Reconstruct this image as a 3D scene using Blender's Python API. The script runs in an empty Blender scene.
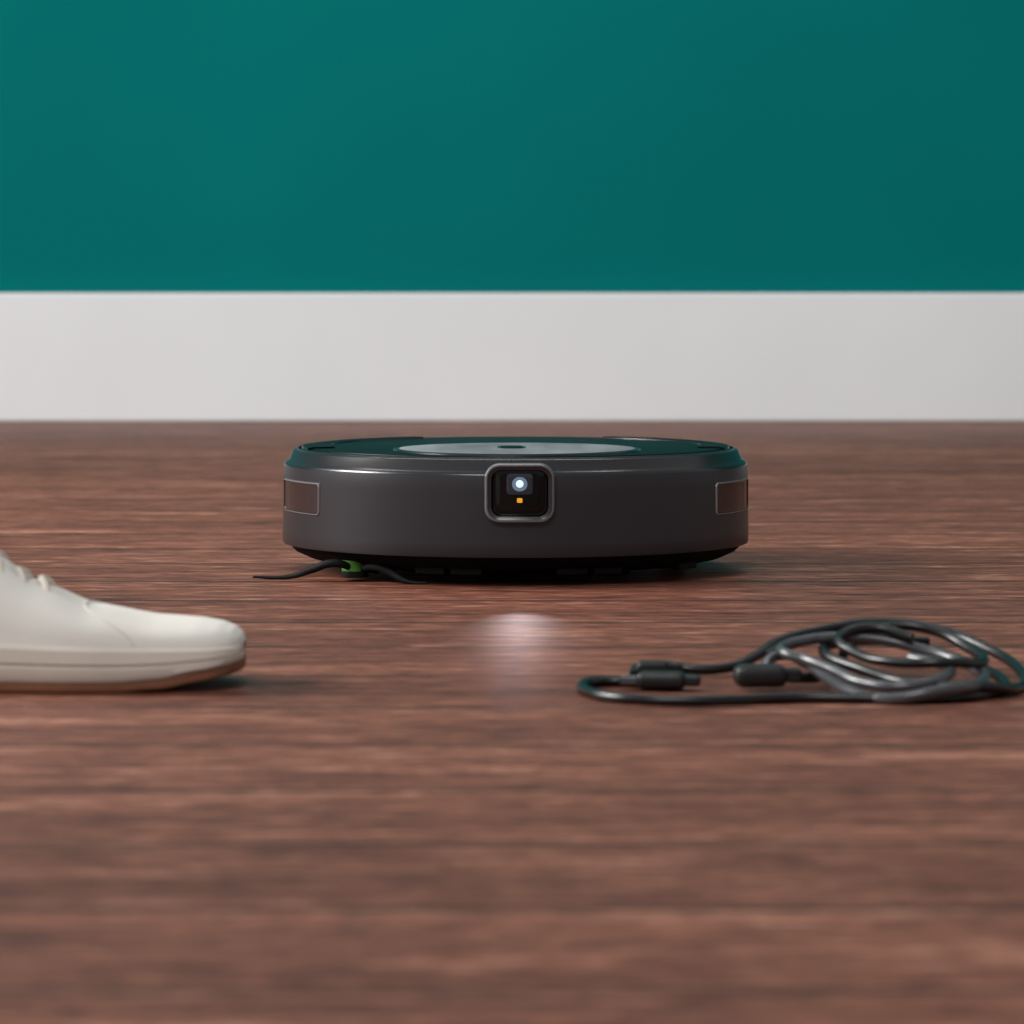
import bpy, math, random
from mathutils import Vector
random.seed(4)
scn = bpy.context.scene
try:
    scn.view_settings.view_transform = 'Standard'
    scn.view_settings.look = 'None'
except Exception: pass

def lin(c):
    return tuple(((v/255)/12.92 if v/255 <= .04045 else ((v/255+.055)/1.055)**2.4) for v in c)+(1,)

def mat(name, rgb, rough=.5, metal=0, spec=.5, noise=0.0, nscale=60, bump=0.0, bscale=400, emit=None, estr=0, coat=0, stretch=(1,1,1)):
    m = bpy.data.materials.new(name); m.use_nodes = True
    nt = m.node_tree; b = nt.nodes['Principled BSDF']
    c = lin(rgb)
    b.inputs['Base Color'].default_value = c
    b.inputs['Roughness'].default_value = rough
    b.inputs['Metallic'].default_value = metal
    b.inputs['Specular IOR Level'].default_value = spec
    b.inputs['Coat Weight'].default_value = coat
    tc = nt.nodes.new('ShaderNodeTexCoord'); mp = nt.nodes.new('ShaderNodeMapping')
    mp.inputs['Scale'].default_value = stretch
    nt.links.new(tc.outputs['Object'], mp.inputs['Vector'])
    if noise > 0:
        n = nt.nodes.new('ShaderNodeTexNoise'); n.inputs['Scale'].default_value = nscale; n.inputs['Detail'].default_value = 6
        nt.links.new(mp.outputs[0], n.inputs['Vector'])
        r = nt.nodes.new('ShaderNodeValToRGB')
        r.color_ramp.elements[0].position = .3; r.color_ramp.elements[1].position = .7
        r.color_ramp.elements[0].color = tuple(v*(1-noise) for v in c[:3])+(1,)
        r.color_ramp.elements[1].color = tuple(min(1, v*(1+noise)) for v in c[:3])+(1,)
        nt.links.new(n.outputs['Fac'], r.inputs['Fac']); nt.links.new(r.outputs[0], b.inputs['Base Color'])
    if bump > 0:
        n2 = nt.nodes.new('ShaderNodeTexNoise'); n2.inputs['Scale'].default_value = bscale
        nt.links.new(mp.outputs[0], n2.inputs['Vector'])
        bp = nt.nodes.new('ShaderNodeBump'); bp.inputs['Strength'].default_value = bump; bp.inputs['Distance'].default_value = .001
        nt.links.new(n2.outputs['Fac'], bp.inputs['Height']); nt.links.new(bp.outputs[0], b.inputs['Normal'])
    if emit:
        b.inputs['Emission Color'].default_value = lin(emit); b.inputs['Emission Strength'].default_value = estr
    return m

def mesh(name, verts, faces, mats, parent=None, idx=None, smooth=True, loc=None):
    me = bpy.data.meshes.new(name); me.from_pydata(verts, [], faces)
    for m in (mats if isinstance(mats, (list, tuple)) else [mats]): me.materials.append(m)
    if idx:
        for p, i in zip(me.polygons, idx): p.material_index = i
    for p in me.polygons: p.use_smooth = smooth
    me.validate(); me.update()
    import bmesh
    bm = bmesh.new(); bm.from_mesh(me); bmesh.ops.recalc_face_normals(bm, faces=bm.faces); bm.to_mesh(me); bm.free()
    if smooth:
        try: me.set_sharp_from_angle(angle=math.radians(38))
        except Exception: pass
    o = bpy.data.objects.new(name, me); scn.collection.objects.link(o)
    if parent: o.parent = parent
    if loc: o.location = loc
    return o

def empty(name, loc=(0,0,0), rz=0):
    e = bpy.data.objects.new(name, None); e.empty_display_size = .05
    scn.collection.objects.link(e); e.location = loc; e.rotation_euler = (0,0,rz); return e

def lathe(name, prof, mats, parent, a0=-180, a1=180, n=192, idx=None, close=False):
    full = abs(a1-a0) >= 360
    m = n if full else n+1
    V = []; F = []; I = []
    for i in range(m):
        a = math.radians(a0+(a1-a0)*i/n)
        for r, z in prof: V.append((r*math.sin(a), -r*math.cos(a), z))
    k = len(prof)
    for i in range(n):
        j = (i+1) % m
        for q in range(k-1 if not close else k):
            q2 = (q+1) % k
            F.append((i*k+q, j*k+q, j*k+q2, i*k+q2)); I.append(idx[q] if idx else 0)
    if close and not full:
        F.append(tuple(range(k))); F.append(tuple((m-1)*k+q for q in range(k))); I += [0, 0]
    return mesh(name, V, F, mats, parent, I)

def rrect(w, h, c, n=8):
    pts = []
    c = max(min(c, w/2-1e-5, h/2-1e-5), 1e-5)
    for cx, cy, a in ((w/2-c, h/2-c, 0), (-w/2+c, h/2-c, 90), (-w/2+c, -h/2+c, 180), (w/2-c, -h/2+c, 270)):
        for i in range(n+1):
            t = math.radians(a+90*i/n); pts.append((cx+c*math.cos(t), cy+c*math.sin(t)))
    out = []
    for i in range(len(pts)):
        p, q = pts[i], pts[(i+1) % len(pts)]
        out.append(p)
        if (i+1) % (n+1) == 0:
            for s in range(1, 8): out.append((p[0]+(q[0]-p[0])*s/8, p[1]+(q[1]-p[1])*s/8))
    return out

def wrapped(name, th, zc, w, h, c, R, rings, mats, parent):
    """rounded plate wrapped round a vertical cylinder; rings=[(inset, radial, mat)]"""
    V = []; F = []; I = []
    th = math.radians(th)
    def put(u, v, r):
        a = th+u/R; V.append((r*math.sin(a), -r*math.cos(a), zc+v))
    for ins, dr, mi in rings:
        for u, v in rrect(w-2*ins, h-2*ins, c-ins*.8): put(u, v, R+dr)
    N = len(V)//len(rings)
    for k in range(len(rings)-1):
        for i in range(N):
            j = (i+1) % N
            F.append((k*N+i, k*N+j, (k+1)*N+j, (k+1)*N+i)); I.append(rings[k+1][2])
    ins, dr, mi = rings[-1]
    base = (len(rings)-1)*N
    for s in (.75, .5, .25):
        st = len(V)
        for u, v in rrect((w-2*ins), (h-2*ins), c-ins*.8): put(u*s, v*s, R+dr)
        for i in range(N):
            j = (i+1) % N
            F.append((base+i, base+j, st+j, st+i)); I.append(mi)
        base = st
    ce = len(V); put(0, 0, R+dr)
    for i in range(N):
        F.append((base+i, base+(i+1) % N, ce)); I.append(mi)
    return mesh(name, V, F, mats, parent, I)

def box(name, c, s, m, parent=None, bev=.001, rz=0):
    x, y, z = (v/2 for v in s)
    V = [(a*x, b*y, d*z) for a in (-1, 1) for b in (-1, 1) for d in (-1, 1)]
    F = [(0,1,3,2), (4,6,7,5), (0,4,5,1), (2,3,7,6), (0,2,6,4), (1,5,7,3)]
    o = mesh(name, V, F, m, parent, smooth=False, loc=c); o.rotation_euler = (0, 0, rz)
    if bev:
        b = o.modifiers.new('bevel', 'BEVEL'); b.width = bev; b.segments = 4
    return o

def tube(name, pts, r, m, parent=None, radii=None, flat=None, cyclic=False):
    cu = bpy.data.curves.new(name, 'CURVE'); cu.dimensions = '3D'; cu.resolution_u = 10
    cu.bevel_depth = r; cu.bevel_resolution = 5; cu.use_fill_caps = True
    sp = cu.splines.new('BEZIER'); sp.bezier_points.add(len(pts)-1); sp.use_cyclic_u = cyclic
    for i, p in enumerate(pts):
        b = sp.bezier_points[i]; b.co = p; b.handle_left_type = b.handle_right_type = 'AUTO'
        if radii: b.radius = radii[i]
    cu.materials.append(m)
    o = bpy.data.objects.new(name, cu); scn.collection.objects.link(o)
    if parent: o.parent = parent
    return o

# ------------------------------------------------------------------ room
def floor_material():
    m = bpy.data.materials.new('walnut_planks'); m.use_nodes = True
    nt = m.node_tree; N = nt.nodes; L = nt.links; b = N['Principled BSDF']
    tc = N.new('ShaderNodeTexCoord')
    def mapping(s, loc=(0,0,0)):
        p = N.new('ShaderNodeMapping'); p.inputs['Scale'].default_value = s; p.inputs['Location'].default_value = loc
        L.new(tc.outputs['Object'], p.inputs['Vector']); return p
    br = N.new('ShaderNodeTexBrick'); br.offset = .12
    br.inputs['Scale'].default_value = 1
    br.inputs['Brick Width'].default_value = 3.6; br.inputs['Row Height'].default_value = .16
    br.inputs['Mortar Size'].default_value = .0030; br.inputs['Mortar Smooth'].default_value = .2
    br.inputs['Color1'].default_value = (0,0,0,1); br.inputs['Color2'].default_value = (1,1,1,1); br.inputs['Mortar'].default_value = (.5,.5,.5,1)
    L.new(mapping((1,1,1), (1.6,.03,0)).outputs[0], br.inputs['Vector'])
    add = N.new('ShaderNodeVectorMath'); add.operation = 'MULTIPLY_ADD'
    add.inputs[1].default_value = (7, 3, 5)
    L.new(br.outputs['Color'], add.inputs[0]); L.new(tc.outputs['Object'], add.inputs[2])
    def grain(s, sc, det, dist=0):
        p = N.new('ShaderNodeMapping'); p.inputs['Scale'].default_value = s; L.new(add.outputs[0], p.inputs['Vector'])
        n = N.new('ShaderNodeTexNoise'); n.inputs['Scale'].default_value = sc; n.inputs['Detail'].default_value = det
        n.inputs['Roughness'].default_value = .7; n.inputs['Distortion'].default_value = dist
        L.new(p.outputs[0], n.inputs['Vector']); return n
    g1 = grain((1.6, 8, 1), 1.6, 8, .6)
    g2 = grain((8, 50, 1), 1.5, 6, .3)
    g3 = grain((21, 58, 1), 2, 6, 0)
    def math_(op, a, c_, v=None):
        q = N.new('ShaderNodeMath'); q.operation = op
        L.new(a, q.inputs[0])
        if v is None: L.new(c_, q.inputs[1])
        else: q.inputs[1].default_value = v
        return q
    s1 = math_('MULTIPLY', g1.outputs['Fac'], None, .30)
    s2 = math_('MULTIPLY', g2.outputs['Fac'], None, .33)
    s3 = math_('MULTIPLY', g3.outputs['Fac'], None, .37)
    a = math_('ADD', s1.outputs[0], s2.outputs[0]); a = math_('ADD', a.outputs[0], s3.outputs[0])
    r = N.new('ShaderNodeValToRGB'); e = r.color_ramp.elements
    e[0].position = .385; e[0].color = lin((50, 23, 16))
    e[1].position = .62; e[1].color = lin((190, 138, 115))
    x = e.new(.455); x.color = lin((98, 54, 40))
    x = e.new(.53); x.color = lin((130, 79, 60))
    L.new(a.outputs[0], r.inputs['Fac'])
    mx = N.new('ShaderNodeMix'); mx.data_type = 'RGBA'; mx.blend_type = 'MULTIPLY'; mx.inputs[0].default_value = .4
    L.new(r.outputs[0], mx.inputs[6])
    t = N.new('ShaderNodeValToRGB'); t.color_ramp.elements[0].color = (.62,.57,.56,1); t.color_ramp.elements[1].color = (1,1,1,1)
    L.new(br.outputs['Color'], t.inputs['Fac']); L.new(t.outputs[0], mx.inputs[7])
    po = grain((26, 130, 1), 1.6, 2, 0)
    pr = N.new('ShaderNodeMapRange'); pr.inputs['From Min'].default_value = .34; pr.inputs['From Max'].default_value = .46
    pr.inputs['To Min'].default_value = .55; pr.inputs['To Max'].default_value = 1
    L.new(po.outputs['Fac'], pr.inputs['Value'])
    mp_ = N.new('ShaderNodeMix'); mp_.data_type = 'RGBA'; mp_.blend_type = 'MULTIPLY'; mp_.inputs[0].default_value = 1
    L.new(mx.outputs[2], mp_.inputs[6]); L.new(pr.outputs[0], mp_.inputs[7])
    mo = N.new('ShaderNodeMix'); mo.data_type = 'RGBA'; mo.inputs[7].default_value = lin((28, 15, 11))
    L.new(br.outputs['Fac'], mo.inputs[0]); L.new(mp_.outputs[2], mo.inputs[6]); L.new(mo.outputs[2], b.inputs['Base Color'])
    rr = N.new('ShaderNodeMapRange'); rr.inputs['To Min'].default_value = .60; rr.inputs['To Max'].default_value = .40
    L.new(g2.outputs['Fac'], rr.inputs['Value']); L.new(rr.outputs[0], b.inputs['Roughness'])
    b.inputs['Specular IOR Level'].default_value = .24
    bp = N.new('ShaderNodeBump'); bp.inputs['Strength'].default_value = .4; bp.inputs['Distance'].default_value = .002
    L.new(a.outputs[0], bp.inputs['Height']); L.new(bp.outputs[0], b.inputs['Normal'])
    return m

box('floor', (0, 2.6, -.02), (9, 6.4, .04), floor_material(), bev=0)
WY = 5.60
box('wall_back', (0, WY+.06, 1.35), (9, .12, 2.7), mat('teal_paint', (0, 103, 101), .85, spec=.05, noise=.05, nscale=2, bump=.15, bscale=120), bev=0)
bb = box('baseboard_back', (0, WY-.01, .0875), (9, .02, .175), mat('white_trim_paint', (212, 214, 215), .5, spec=.2, noise=.03, nscale=3), bev=.004)

# ------------------------------------------------------------------ robot vacuum
M_body = mat('charcoal_satin', (40, 38, 41), .36, spec=.4, bump=.04, bscale=3000)
M_edge = mat('charcoal_edge', (32, 32, 35), .24, spec=.6)
M_top = mat('black_top', (12, 13, 14), .38, spec=.10)
M_disc = mat('brushed_disc_painted_sheen', (116, 120, 124), .5, metal=0, spec=.25, noise=.4, nscale=6, stretch=(5, 1, 1))  # lighter and darker grey in the colour imitates brushed-metal sheen
M_under = mat('black_underside', (7, 7, 8), .8, spec=.1)
M_rubber = mat('black_rubber', (12, 12, 13), .7, spec=.2, bump=.2, bscale=500)
M_glass = mat('smoked_glass', (8, 8, 9), .12, spec=.3)
M_win = mat('smoked_sensor_window', (40, 36, 37), .12, spec=.7)
M_frame = mat('frame_satin', (104, 104, 108), .28, metal=.2)
M_mull = mat('window_mullion', (80, 78, 80), .3)
M_wframe = mat('window_trim', (118, 115, 117), .25, metal=.2)
M_green = mat('green_hub_plastic', (60, 125, 28), .5)
M_lens = mat('camera_led_lens', (170, 190, 205), .1, emit=(190, 215, 235), estr=1.2)
M_halo = mat('lens_halo_glow', (96, 108, 120), .35, emit=(120, 145, 170), estr=.35)  # glow around the LED, put in as emission on a plate
M_amber = mat('amber_indicator', (200, 140, 30), .3, emit=(240, 165, 40), estr=.6)
M_blue = mat('lens_blue_glass', (40, 50, 60), .1, spec=.6)

rob = empty('robot_vacuum', (.0026, 3.0, 0), math.radians(.9))
lathe('bumper', [(.160,.0212),(.1688,.0208),(.1694,.0222),(.1695,.030),(.1690,.066),(.1685,.0770),(.1681,.0785),(.1668,.0797),(.1646,.0812),(.1622,.0872),(.1610,.0883),(.1585,.0887),(.1580,.080),(.160,.07)],
      [M_body, M_edge], rob, -97, 97, 180, idx=[0,0,0,0,0,1,1,1,1,1,1,1,0,0], close=True)
lathe('rear_shell', [(.158,.018),(.1665,.0185),(.167,.021),(.1665,.070),(.1650,.078),(.1615,.0855),(.158,.0875),(.155,.0875),(.155,.07)],
      [M_body, M_edge], rob, 98, 262, 150, idx=[0,0,0,0,1,1,1,0,0], close=True)
lathe('top_plate', [(.158,.079),(.1575,.0868),(.1565,.0885),(.1552,.0892),(.1545,.0892),(.154,.0884),(.153,.0884),(.1525,.0896),(.150,.0900),(.05,.0905),(.0001,.0905)],
      [M_top, M_edge], rob, idx=[0,0,0,0,0,1,0,0,0,0])
dk = lathe('top_disc', [(.0890,.0885),(.0885,.0909),(.0875,.0912),(.0862,.0908),(.0850,.0908),(.0842,.0913),(.05,.0917),(.0001,.0919)], [M_disc, M_edge], rob, idx=[1,1,1,1,1,0,0])
dk.location = (0, -.062, 0)
lathe('rim_trim', [(.1598,.0870),(.1596,.0888),(.1588,.0892),(.1580,.0890),(.1578,.0870)], M_edge, rob)
def flat_pill(name, c, w, h, m, z0, z1):
    P = rrect(w, h, min(w, h)/2)
    n = len(P); V = [(c[0]+x, c[1]+y, z0) for x, y in P]+[(c[0]+x, c[1]+y, z1) for x, y in P]
    F = [(i, (i+1) % n, n+(i+1) % n, n+i) for i in range(n)]+[tuple(range(n, 2*n))]
    return mesh(name, V, F, m, rob)
flat_pill('lid_button', (-.004, -.060), .016, .034, M_top, .0912, .0924)
flat_pill('lid_button_ring', (-.004, -.060), .020, .040, M_edge, .0911, .0921)
for s, nm in ((1, 'right'), (-1, 'left')):
    a0, a1 = (75, 150) if s > 0 else (210, 285)
    lathe('mop_arm_'+nm, [(.1350,.0894),(.1353,.0909),(.137,.0913),(.150,.0911),(.1550,.0905),(.1560,.0885)], [M_top, M_edge], rob, a0, a1, 60, idx=[1,0,0,0,1,0], close=True)
lathe('underside', [(.1665,.0225),(.1640,.0190),(.1600,.0150),(.150,.0105),(.136,.0075),(.120,.0062),(.0001,.0060)], M_under, rob)
for i, a in enumerate((-52, -24, -14, 14, 24, 52)):
    t = math.radians(a); r = .149
    o = box('cliff_sensor_%d' % (i+1), (r*math.sin(t), -r*math.cos(t), .0105), (.022, .008, .006), M_rubber, rob, .001, t)
def wheel(name, c, r, w, m):
    V = []; F = []; n = 40
    prof = [(0,-w/2),(r*.8,-w/2),(r*.97,-w*.4),(r,-w*.2),(r,w*.2),(r*.97,w*.4),(r*.8,w/2),(0,w/2)]
    for i in range(n):
        a = 2*math.pi*i/n
        rr = 1 if i % 2 else .985
        for q, x in prof: V.append((x, q*rr*math.cos(a), q*rr*math.sin(a)))
    k = len(prof)
    for i in range(n):
        j = (i+1) % n
        for q in range(k-1): F.append((i*k+q, i*k+q+1, j*k+q+1, j*k+q))
    return mesh(name, V, F, m, rob, loc=c)
wheel('drive_wheel_left', (-.115, .01, .0335), .0335, .022, M_rubber)
wheel('drive_wheel_right', (.115, .01, .0335), .0335, .022, M_rubber)
wheel('caster_wheel', (-.012, -.118, .0125), .0125, .02, M_rubber)
box('caster_housing', (-.012, -.112, .0105), (.036, .034, .009), M_under, rob, .003)
box('battery_cover', (.03, -.06, .0055), (.10, .06, .004), M_under, rob, .001)
box('brush_roll_housing', (0, .035, .0055), (.17, .07, .007), M_under, rob, .002)

wrapped('camera_pod', 0, .0655, .0480, .0415, .0105, .1695,
        [(0,-.010,0),(0,.0015,0),(.0004,.0036,1),(.0012,.0046,1),(.0022,.0048,1),(.0026,.0046,0),(.0048,.0040,0),(.0058,.0018,2),(.0064,.0016,2)],
        [M_edge, M_frame, M_glass], rob)
wrapped('camera_window', 0, .0674, .0345, .0315, .005, .1705, [(0,.0002,0),(0,.0014,0),(.0005,.0017,0)], [M_glass], rob)
wrapped('camera_recess', 0, .0718, .0180, .0145, .0025, .1705, [(0,.0010,1),(.0002,.0021,1),(.0006,.0022,0)], [M_blue, M_mull], rob)
wrapped('camera_halo', 0, .0718, .0110, .0105, .0050, .1705, [(0,.0012,0),(.0004,.0025,0),(.0018,.0026,0)], [M_halo], rob)
wrapped('camera_lens', 0, .0720, .0058, .0058, .0029, .1705, [(0,.0015,0),(.0004,.0029,0),(.0018,.0034,0)], [M_lens], rob)
wrapped('indicator_light', 0, .0606, .0042, .0038, .0008, .1705, [(0,.0008,0),(.0004,.0021,0)], [M_amber], rob)
for s, nm in ((-1, 'left'), (1, 'right')):
    wrapped('sensor_window_'+nm, s*68.2, .0567, .0740, .0232, .003, .1692,
            [(0,-.003,0),(0,.0002,0),(.0005,.0009,0),(.0011,.0009,0),(.0015,.0002,1)], [M_wframe, M_win], rob)
    box('window_mullion_'+nm, (s*.1692*math.sin(math.radians(74)), -.1692*math.cos(math.radians(74)), .0567), (.0008, .0008, .019), M_mull, rob, .0002, s*math.radians(74))
hx, hy = -.1130, -.1000
def disc(name, c, r, z0, z1, m):
    n = 32
    V = [(c[0]+r*math.cos(2*math.pi*i/n), c[1]+r*math.sin(2*math.pi*i/n), z) for z in (z0, z1) for i in range(n)]
    F = [(i, (i+1) % n, n+(i+1) % n, n+i) for i in range(n)]+[tuple(range(n)), tuple(range(n, 2*n))]
    return mesh(name, V, F, m, rob)
disc('side_brush_hub', (hx-.002, hy), .009, .0070, .0145, M_green)
disc('side_brush_cap', (hx-.002, hy), .0095, .0025, .0070, M_rubber)
tube('side_brush_arm_1', [(hx,hy,.0065),(-.128,-.112,.0130),(-.1455,-.104,.0080),(-.158,-.095,.0030),(-.170,-.091,.0014),(-.187,-.087,.0016)], .0018, M_rubber, rob, [1.2,1.6,1.6,1.1,.7,.5])
tube('side_brush_arm_2', [(hx,hy,.0065),(-.100,-.118,.0110),(-.090,-.124,.0080),(-.082,-.130,.0035),(-.075,-.134,.0014),(-.064,-.138,.0012)], .0018, M_rubber, rob, [1.2,1.6,1.6,1.1,.7,.5])
tube('side_brush_arm_3', [(hx,hy,.0065),(-.104,-.080,.0060),(-.100,-.060,.0030),(-.099,-.040,.0014)], .0014, M_rubber, rob, [1.2,1.5,1,.6])

sd = bpy.data.lights.new('robot_headlight', 'SPOT'); sd.energy = .24; sd.color = (1, .82, .84)
sd.spot_size = math.radians(18); sd.spot_blend = 1; sd.shadow_soft_size = .002
so = bpy.data.objects.new('headlight', sd); scn.collection.objects.link(so); so.parent = rob
so.location = (0, -.179, .066); so.rotation_euler = (math.radians(90-12), 0, math.radians(180-.9))

# ------------------------------------------------------------------ sneaker
M_can = mat('white_canvas', (218, 214, 206), .85, spec=.1, bump=.4, bscale=900)
M_mid = mat('white_rubber_sole', (204, 194, 182), .55, noise=.05, nscale=40)
M_tan = mat('tan_outsole', (124, 80, 55), .6, noise=.15, nscale=80)
M_in = mat('shoe_lining', (150, 140, 126), .9)
shoe = empty('sneaker', (-.1430, 2.205, 0), math.radians(180))
def interp(t, tab):
    for (a, va), (b, vb) in zip(tab, tab[1:]):
        if t <= b:
            u = (t-a)/(b-a); u = max(0, min(1, u)); u = u*u*(3-2*u)*.5+u*.5
            return va+(vb-va)*u
    return tab[-1][1]
LEN = .285
def hw(x):
    base = interp(x, [(0,.040),(.04,.046),(.09,.050),(.15,.042),(.21,.036),(.285,.036)])
    e = 1.0
    if x < .030: e = max(0, 1-((.030-x)/.030)**3.2)**(1/2.8)
    if x > LEN-.035: e = max(0, 1-((x-LEN+.035)/.035)**2.2)**(1/2.2)
    return max(base*e, .0004)
def zb(x): return interp(x, [(0,.0095),(.008,.0078),(.02,.0055),(.042,.0015),(.065,.0),(.285,.0)])
def zt(x): return interp(x, [(0,.0230),(.05,.0235),(.15,.026),(.285,.030)])
def zu(x): return interp(x, [(0,.0240),(.002,.0280),(.006,.0308),(.014,.0332),(.025,.0348),(.045,.0362),(.08,.042),(.11,.054),(.145,.076),(.18,.088),(.22,.084),(.285,.092)])
st = [LEN*(.5-.5*math.cos(math.pi*i/90)) for i in range(91)]
st[0] += .0002; st[-1] -= .0002
def ringloft(name, fn, n, mats, idxf=None, closed=True):
    V = []; F = []; I = []
    for x in st:
        V += [fn(x, k) for k in range(n)]
    for i in range(len(st)-1):
        for k in range(n if closed else n-1):
            q = (k+1) % n
            F.append((i*n+k, (i+1)*n+k, (i+1)*n+q, i*n+q)); I.append(idxf(k) if idxf else 0)
    F.append(tuple(range(n))); F.append(tuple((len(st)-1)*n+k for k in range(n))); I += [0, 0]
    return mesh(name, V, F, mats, shoe, I)
def outs(x, k):
    w = hw(x); b = zb(x); h = .0062
    return [(x, -w*.93, b), (x, -w*.985, b+.001), (x, -w, b+h*.6), (x, -w*.99, b+h), (x, w*.99, b+h), (x, w, b+h*.6), (x, w*.985, b+.001), (x, w*.93, b)][k]
ringloft('outsole', outs, 8, M_tan)
def mids(x, k):
    w = hw(x)+.0004; b = zb(x)+.0058; t = zt(x)
    pr = [(0,0),(.12,.0016),(.40,.0018),(.43,.0006),(.50,.0006),(.53,.0018),(.9,.0012),(1,-.001)]
    side = [(w+d, b+(t-b)*f) for f, d in pr]
    if k < 8: return (x, -side[k][0], side[k][1])
    return (x, side[15-k][0], side[15-k][1])
ringloft('midsole', mids, 16, M_mid)
def upp(x, k):
    w = hw(x)-.0012; t = zt(x)-.003; u = zu(x)
    if x > LEN-.02: u = t+(u-t)*(.9+.1*(LEN-x)/.02)
    ph = math.pi*k/24
    c = math.cos(ph); s = math.sin(ph)
    p = interp(x, [(0,.55),(.08,.6),(.15,.72),(.285,.72)])
    nar = 1-.35*interp(x, [(0,0),(.07,.05),(.16,1),(.285,.6)])*s
    return (x, -w*nar*math.copysign(abs(c)**p, c), t+(u-t)*abs(s)**.66)
ringloft('upper', upp, 25, M_can)
cx = .222
ring = []
for i in range(24):
    a = 2*math.pi*i/24
    x = cx+.050*math.cos(a); ring.append((x, .0235*math.sin(a), zu(x)-.004+.003*abs(math.cos(a))))
tube('collar', ring, .0055, M_can, shoe, cyclic=True)
V = [(x, y*.9, z+.0035) for x, y, z in ring]; mesh('lining', V+[(cx, 0, .085)], [(i, (i+1) % 24, 24) for i in range(24)], M_in, shoe)
V = []
tp = [(.115,.058),(.13,.068),(.155,.087),(.175,.101),(.186,.106)]
for x, z in tp:
    for k in range(7):
        y = (k-3)/3*.020; V.append((x, y, z-.006*(y/.02)**2))
F = [(i*7+k, i*7+k+1, i*7+k+8, i*7+k+7) for i in range(4) for k in range(6)]
tg = mesh('tongue', V, F, M_can, shoe); so_ = tg.modifiers.new('thick', 'SOLIDIFY'); so_.thickness = .004
for i in range(6):
    x = .103+i*.0125; z = zu(x)
    tube('lace_%d' % (i+1), [(x, -.020, z-.006), (x+.003, -.010, z+.002), (x+.006, 0, z+.0045), (x+.003, .010, z+.002), (x, .020, z-.006)], .0022, M_mid, shoe)
sm = []
for k in range(1, 24):
    X0 = .085-.03*math.cos(math.pi*k/24)**2
    p = upp(X0, k); sm.append((p[0], p[1]*1.003, p[2]+.0001))
tube('toe_seam', sm, .0007, M_can, shoe)

# ------------------------------------------------------------------ charging cable
M_cab = mat('black_cable_jacket', (9, 9, 10), .3, spec=.5)
M_cab_sheen = mat('black_cable_painted_highlight', (62, 62, 66), .28, spec=.7)  # black cord; its highlight is put into a lighter jacket colour
M_plug = mat('plug_black_plastic', (10, 10, 11), .45, bump=.1, bscale=700)
M_met = mat('plug_metal', (120, 120, 125), .35, metal=1)
cab = empty('charging_cable', (0, 0, 0))
def W(pts):   # lay the hank out more loosely to the right
    return [(x if x < .145 else .145+(x-.145)*1.5, y, z if z < .0031 else z*.9+.0003) for x, y, z in pts]
tube('cord_front', W([(.0960,2.176,.006),(.0785,2.182,.004),(.066,2.188,.0028),(.052,2.193,.0028),(.0425,2.188,.0028),(.0369,2.166,.0028),(.0400,2.140,.0028),(.0490,2.118,.0028),
    (.0651,2.103,.0028),(.0904,2.097,.0028),(.1164,2.102,.0028),(.143,2.112,.0028),(.165,2.110,.0028),(.190,2.108,.0028),(.212,2.13,.0028),(.222,2.18,.004),(.212,2.23,.010),(.190,2.262,.018),(.165,2.262,.022),(.148,2.240,.0185),(.137,2.225,.014)]), .0029, M_cab, cab)
tube('cord_back', W([(.0660,2.222,.0028),(.0690,2.236,.0060),(.080,2.240,.0070),(.0985,2.236,.0050),(.119,2.240,.0060),(.134,2.255,.0110),(.147,2.275,.0180),(.163,2.290,.0230),(.182,2.295,.0270),(.205,2.29,.0240),(.222,2.26,.015),(.230,2.21,.0075),(.226,2.16,.0028),(.210,2.125,.0075),(.190,2.13,.008),(.172,2.17,.012),(.160,2.215,.019),(.172,2.24,.0215),(.2,2.25,.020)]), .0029, M_cab, cab)
tube('cord_sheen_1', W([(.1350,2.190,.0085),(.1370,2.200,.0140),(.145,2.205,.0170),(.1520,2.192,.0140),(.1580,2.165,.0085),(.1650,2.130,.0045),(.1760,2.104,.0030),(.195,2.100,.0085),(.210,2.13,.0088),(.210,2.18,.0130),(.195,2.215,.0195),(.176,2.225,.0250),(.158,2.222,.0250)]), .0029, M_cab_sheen, cab)
tube('cord_sheen_2', W([(.158,2.222,.0250),(.146,2.210,.0220),(.145,2.196,.0195),(.153,2.182,.0165),(.161,2.160,.0130),(.170,2.135,.0085),(.184,2.12,.0082),(.198,2.135,.0120),(.200,2.165,.0150),(.190,2.19,.0170)]), .0029, M_cab_sheen, cab)
tube('cord_loop', W([(.1470,2.176,.0065),(.158,2.190,.0060),(.166,2.215,.0130),(.172,2.235,.0215),(.186,2.245,.0300),(.200,2.24,.0285),(.212,2.215,.020),(.214,2.175,.016),(.200,2.150,.0185),(.183,2.160,.0175),(.170,2.19,.0200),(.166,2.215,.0270),(.178,2.225,.0310),(.192,2.215,.026)]), .0028, M_cab, cab)
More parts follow.
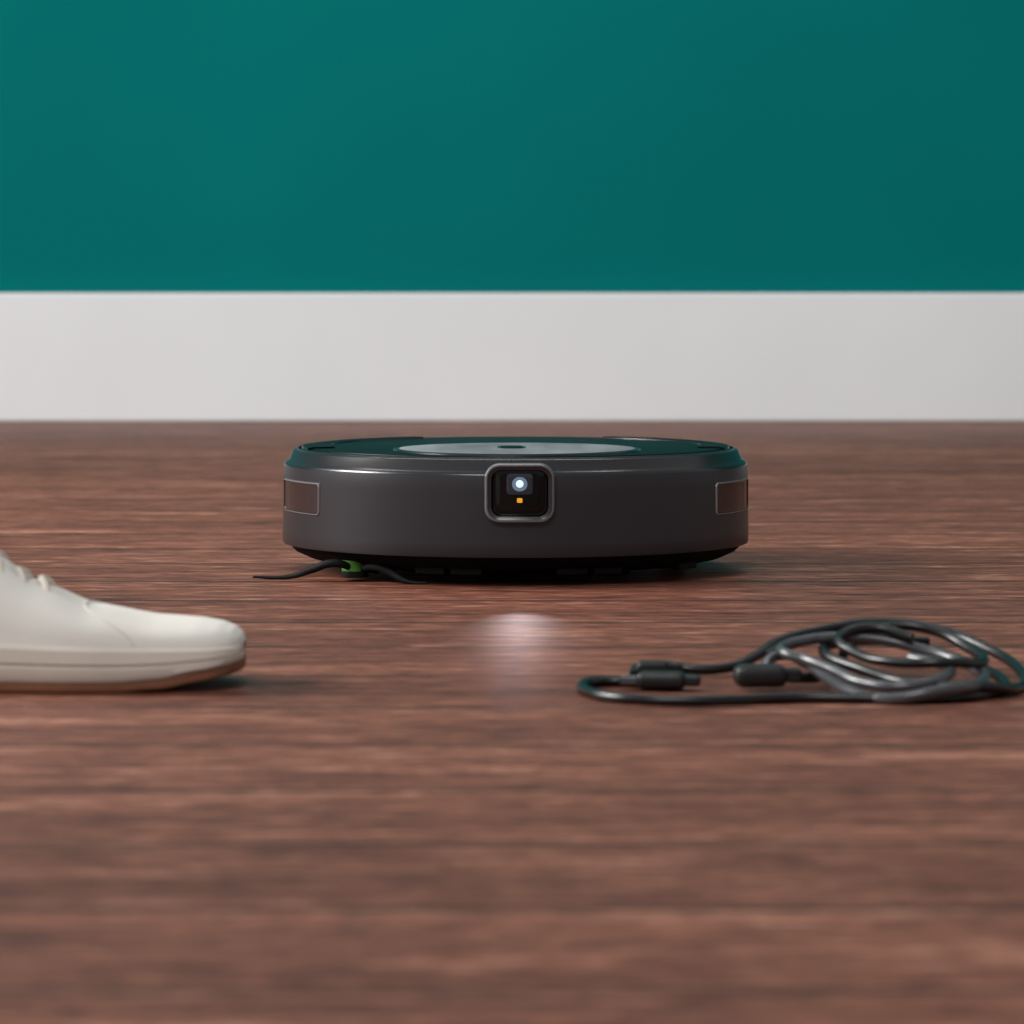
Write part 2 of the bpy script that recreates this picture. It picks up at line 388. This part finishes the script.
def plug(name, c, l, w, h, rz, tip=True):
    e = box(name, c, (l, w, h), M_plug, cab, min(w, h)*.4, rz)
    d = Vector((math.cos(rz), math.sin(rz), 0))
    if tip:
        p = Vector(c)-d*(l/2+.004); box(name+'_tip', p, (.009, w*.7, h*.45), M_met, cab, .0006, rz)
    p = Vector(c)+d*(l/2+.003); box(name+'_strain_relief', p, (.009, w*.55, h*.6), M_plug, cab, .0014, rz)
plug('usb_plug', (.079, 2.172, .0055), .026, .014, .0095, math.radians(-8), True)
plug('usb_plug_small', (.0760, 2.226, .0068), .018, .010, .0075, math.radians(5), False)
plug('adapter', (.1310, 2.172, .0080), .028, .017, .0120, math.radians(6), False)

# ------------------------------------------------------------------ light
w = bpy.data.worlds.new('studio'); scn.world = w; w.use_nodes = True
bg = w.node_tree.nodes['Background']; bg.inputs['Color'].default_value = (.97, .98, 1, 1); bg.inputs['Strength'].default_value = .34
def area(name, loc, tgt, sx, sy, e, col=(1,1,1)):
    d = bpy.data.lights.new(name, 'AREA'); d.shape = 'RECTANGLE'; d.size = sx; d.size_y = sy; d.energy = e; d.color = col
    o = bpy.data.objects.new(name, d); scn.collection.objects.link(o); o.location = loc
    o.rotation_euler = (Vector(tgt)-Vector(loc)).to_track_quat('-Z', 'Y').to_euler(); return o
area('key_left', (-2.4, 3.0, 1.35), (0, 2.8, 0), 1.1, .9, 100, (1, .98, .96))  # unseen soft key lamp on the left, no window there
area('softbox', (-.7, .2, 2.3), (0, 3.2, .1), 1.6, 1.0, 44)
area('wall_light', (-.4, 3.9, 2.5), (0, 5.6, .2), 3.0, .6, 40)

# ------------------------------------------------------------------ camera
cd = bpy.data.cameras.new('camera'); cam = bpy.data.objects.new('camera', cd); scn.collection.objects.link(cam)
cd.sensor_width = 36; cd.lens = 144.7; cam.location = (0, 0, .232); cam.rotation_euler = (math.radians(90), 0, 0)
cd.shift_y = -(512-251)/1024
cd.clip_start = .05
cd.dof.use_dof = True; cd.dof.focus_distance = 2.86; cd.dof.aperture_fstop = 14
scn.camera = cam
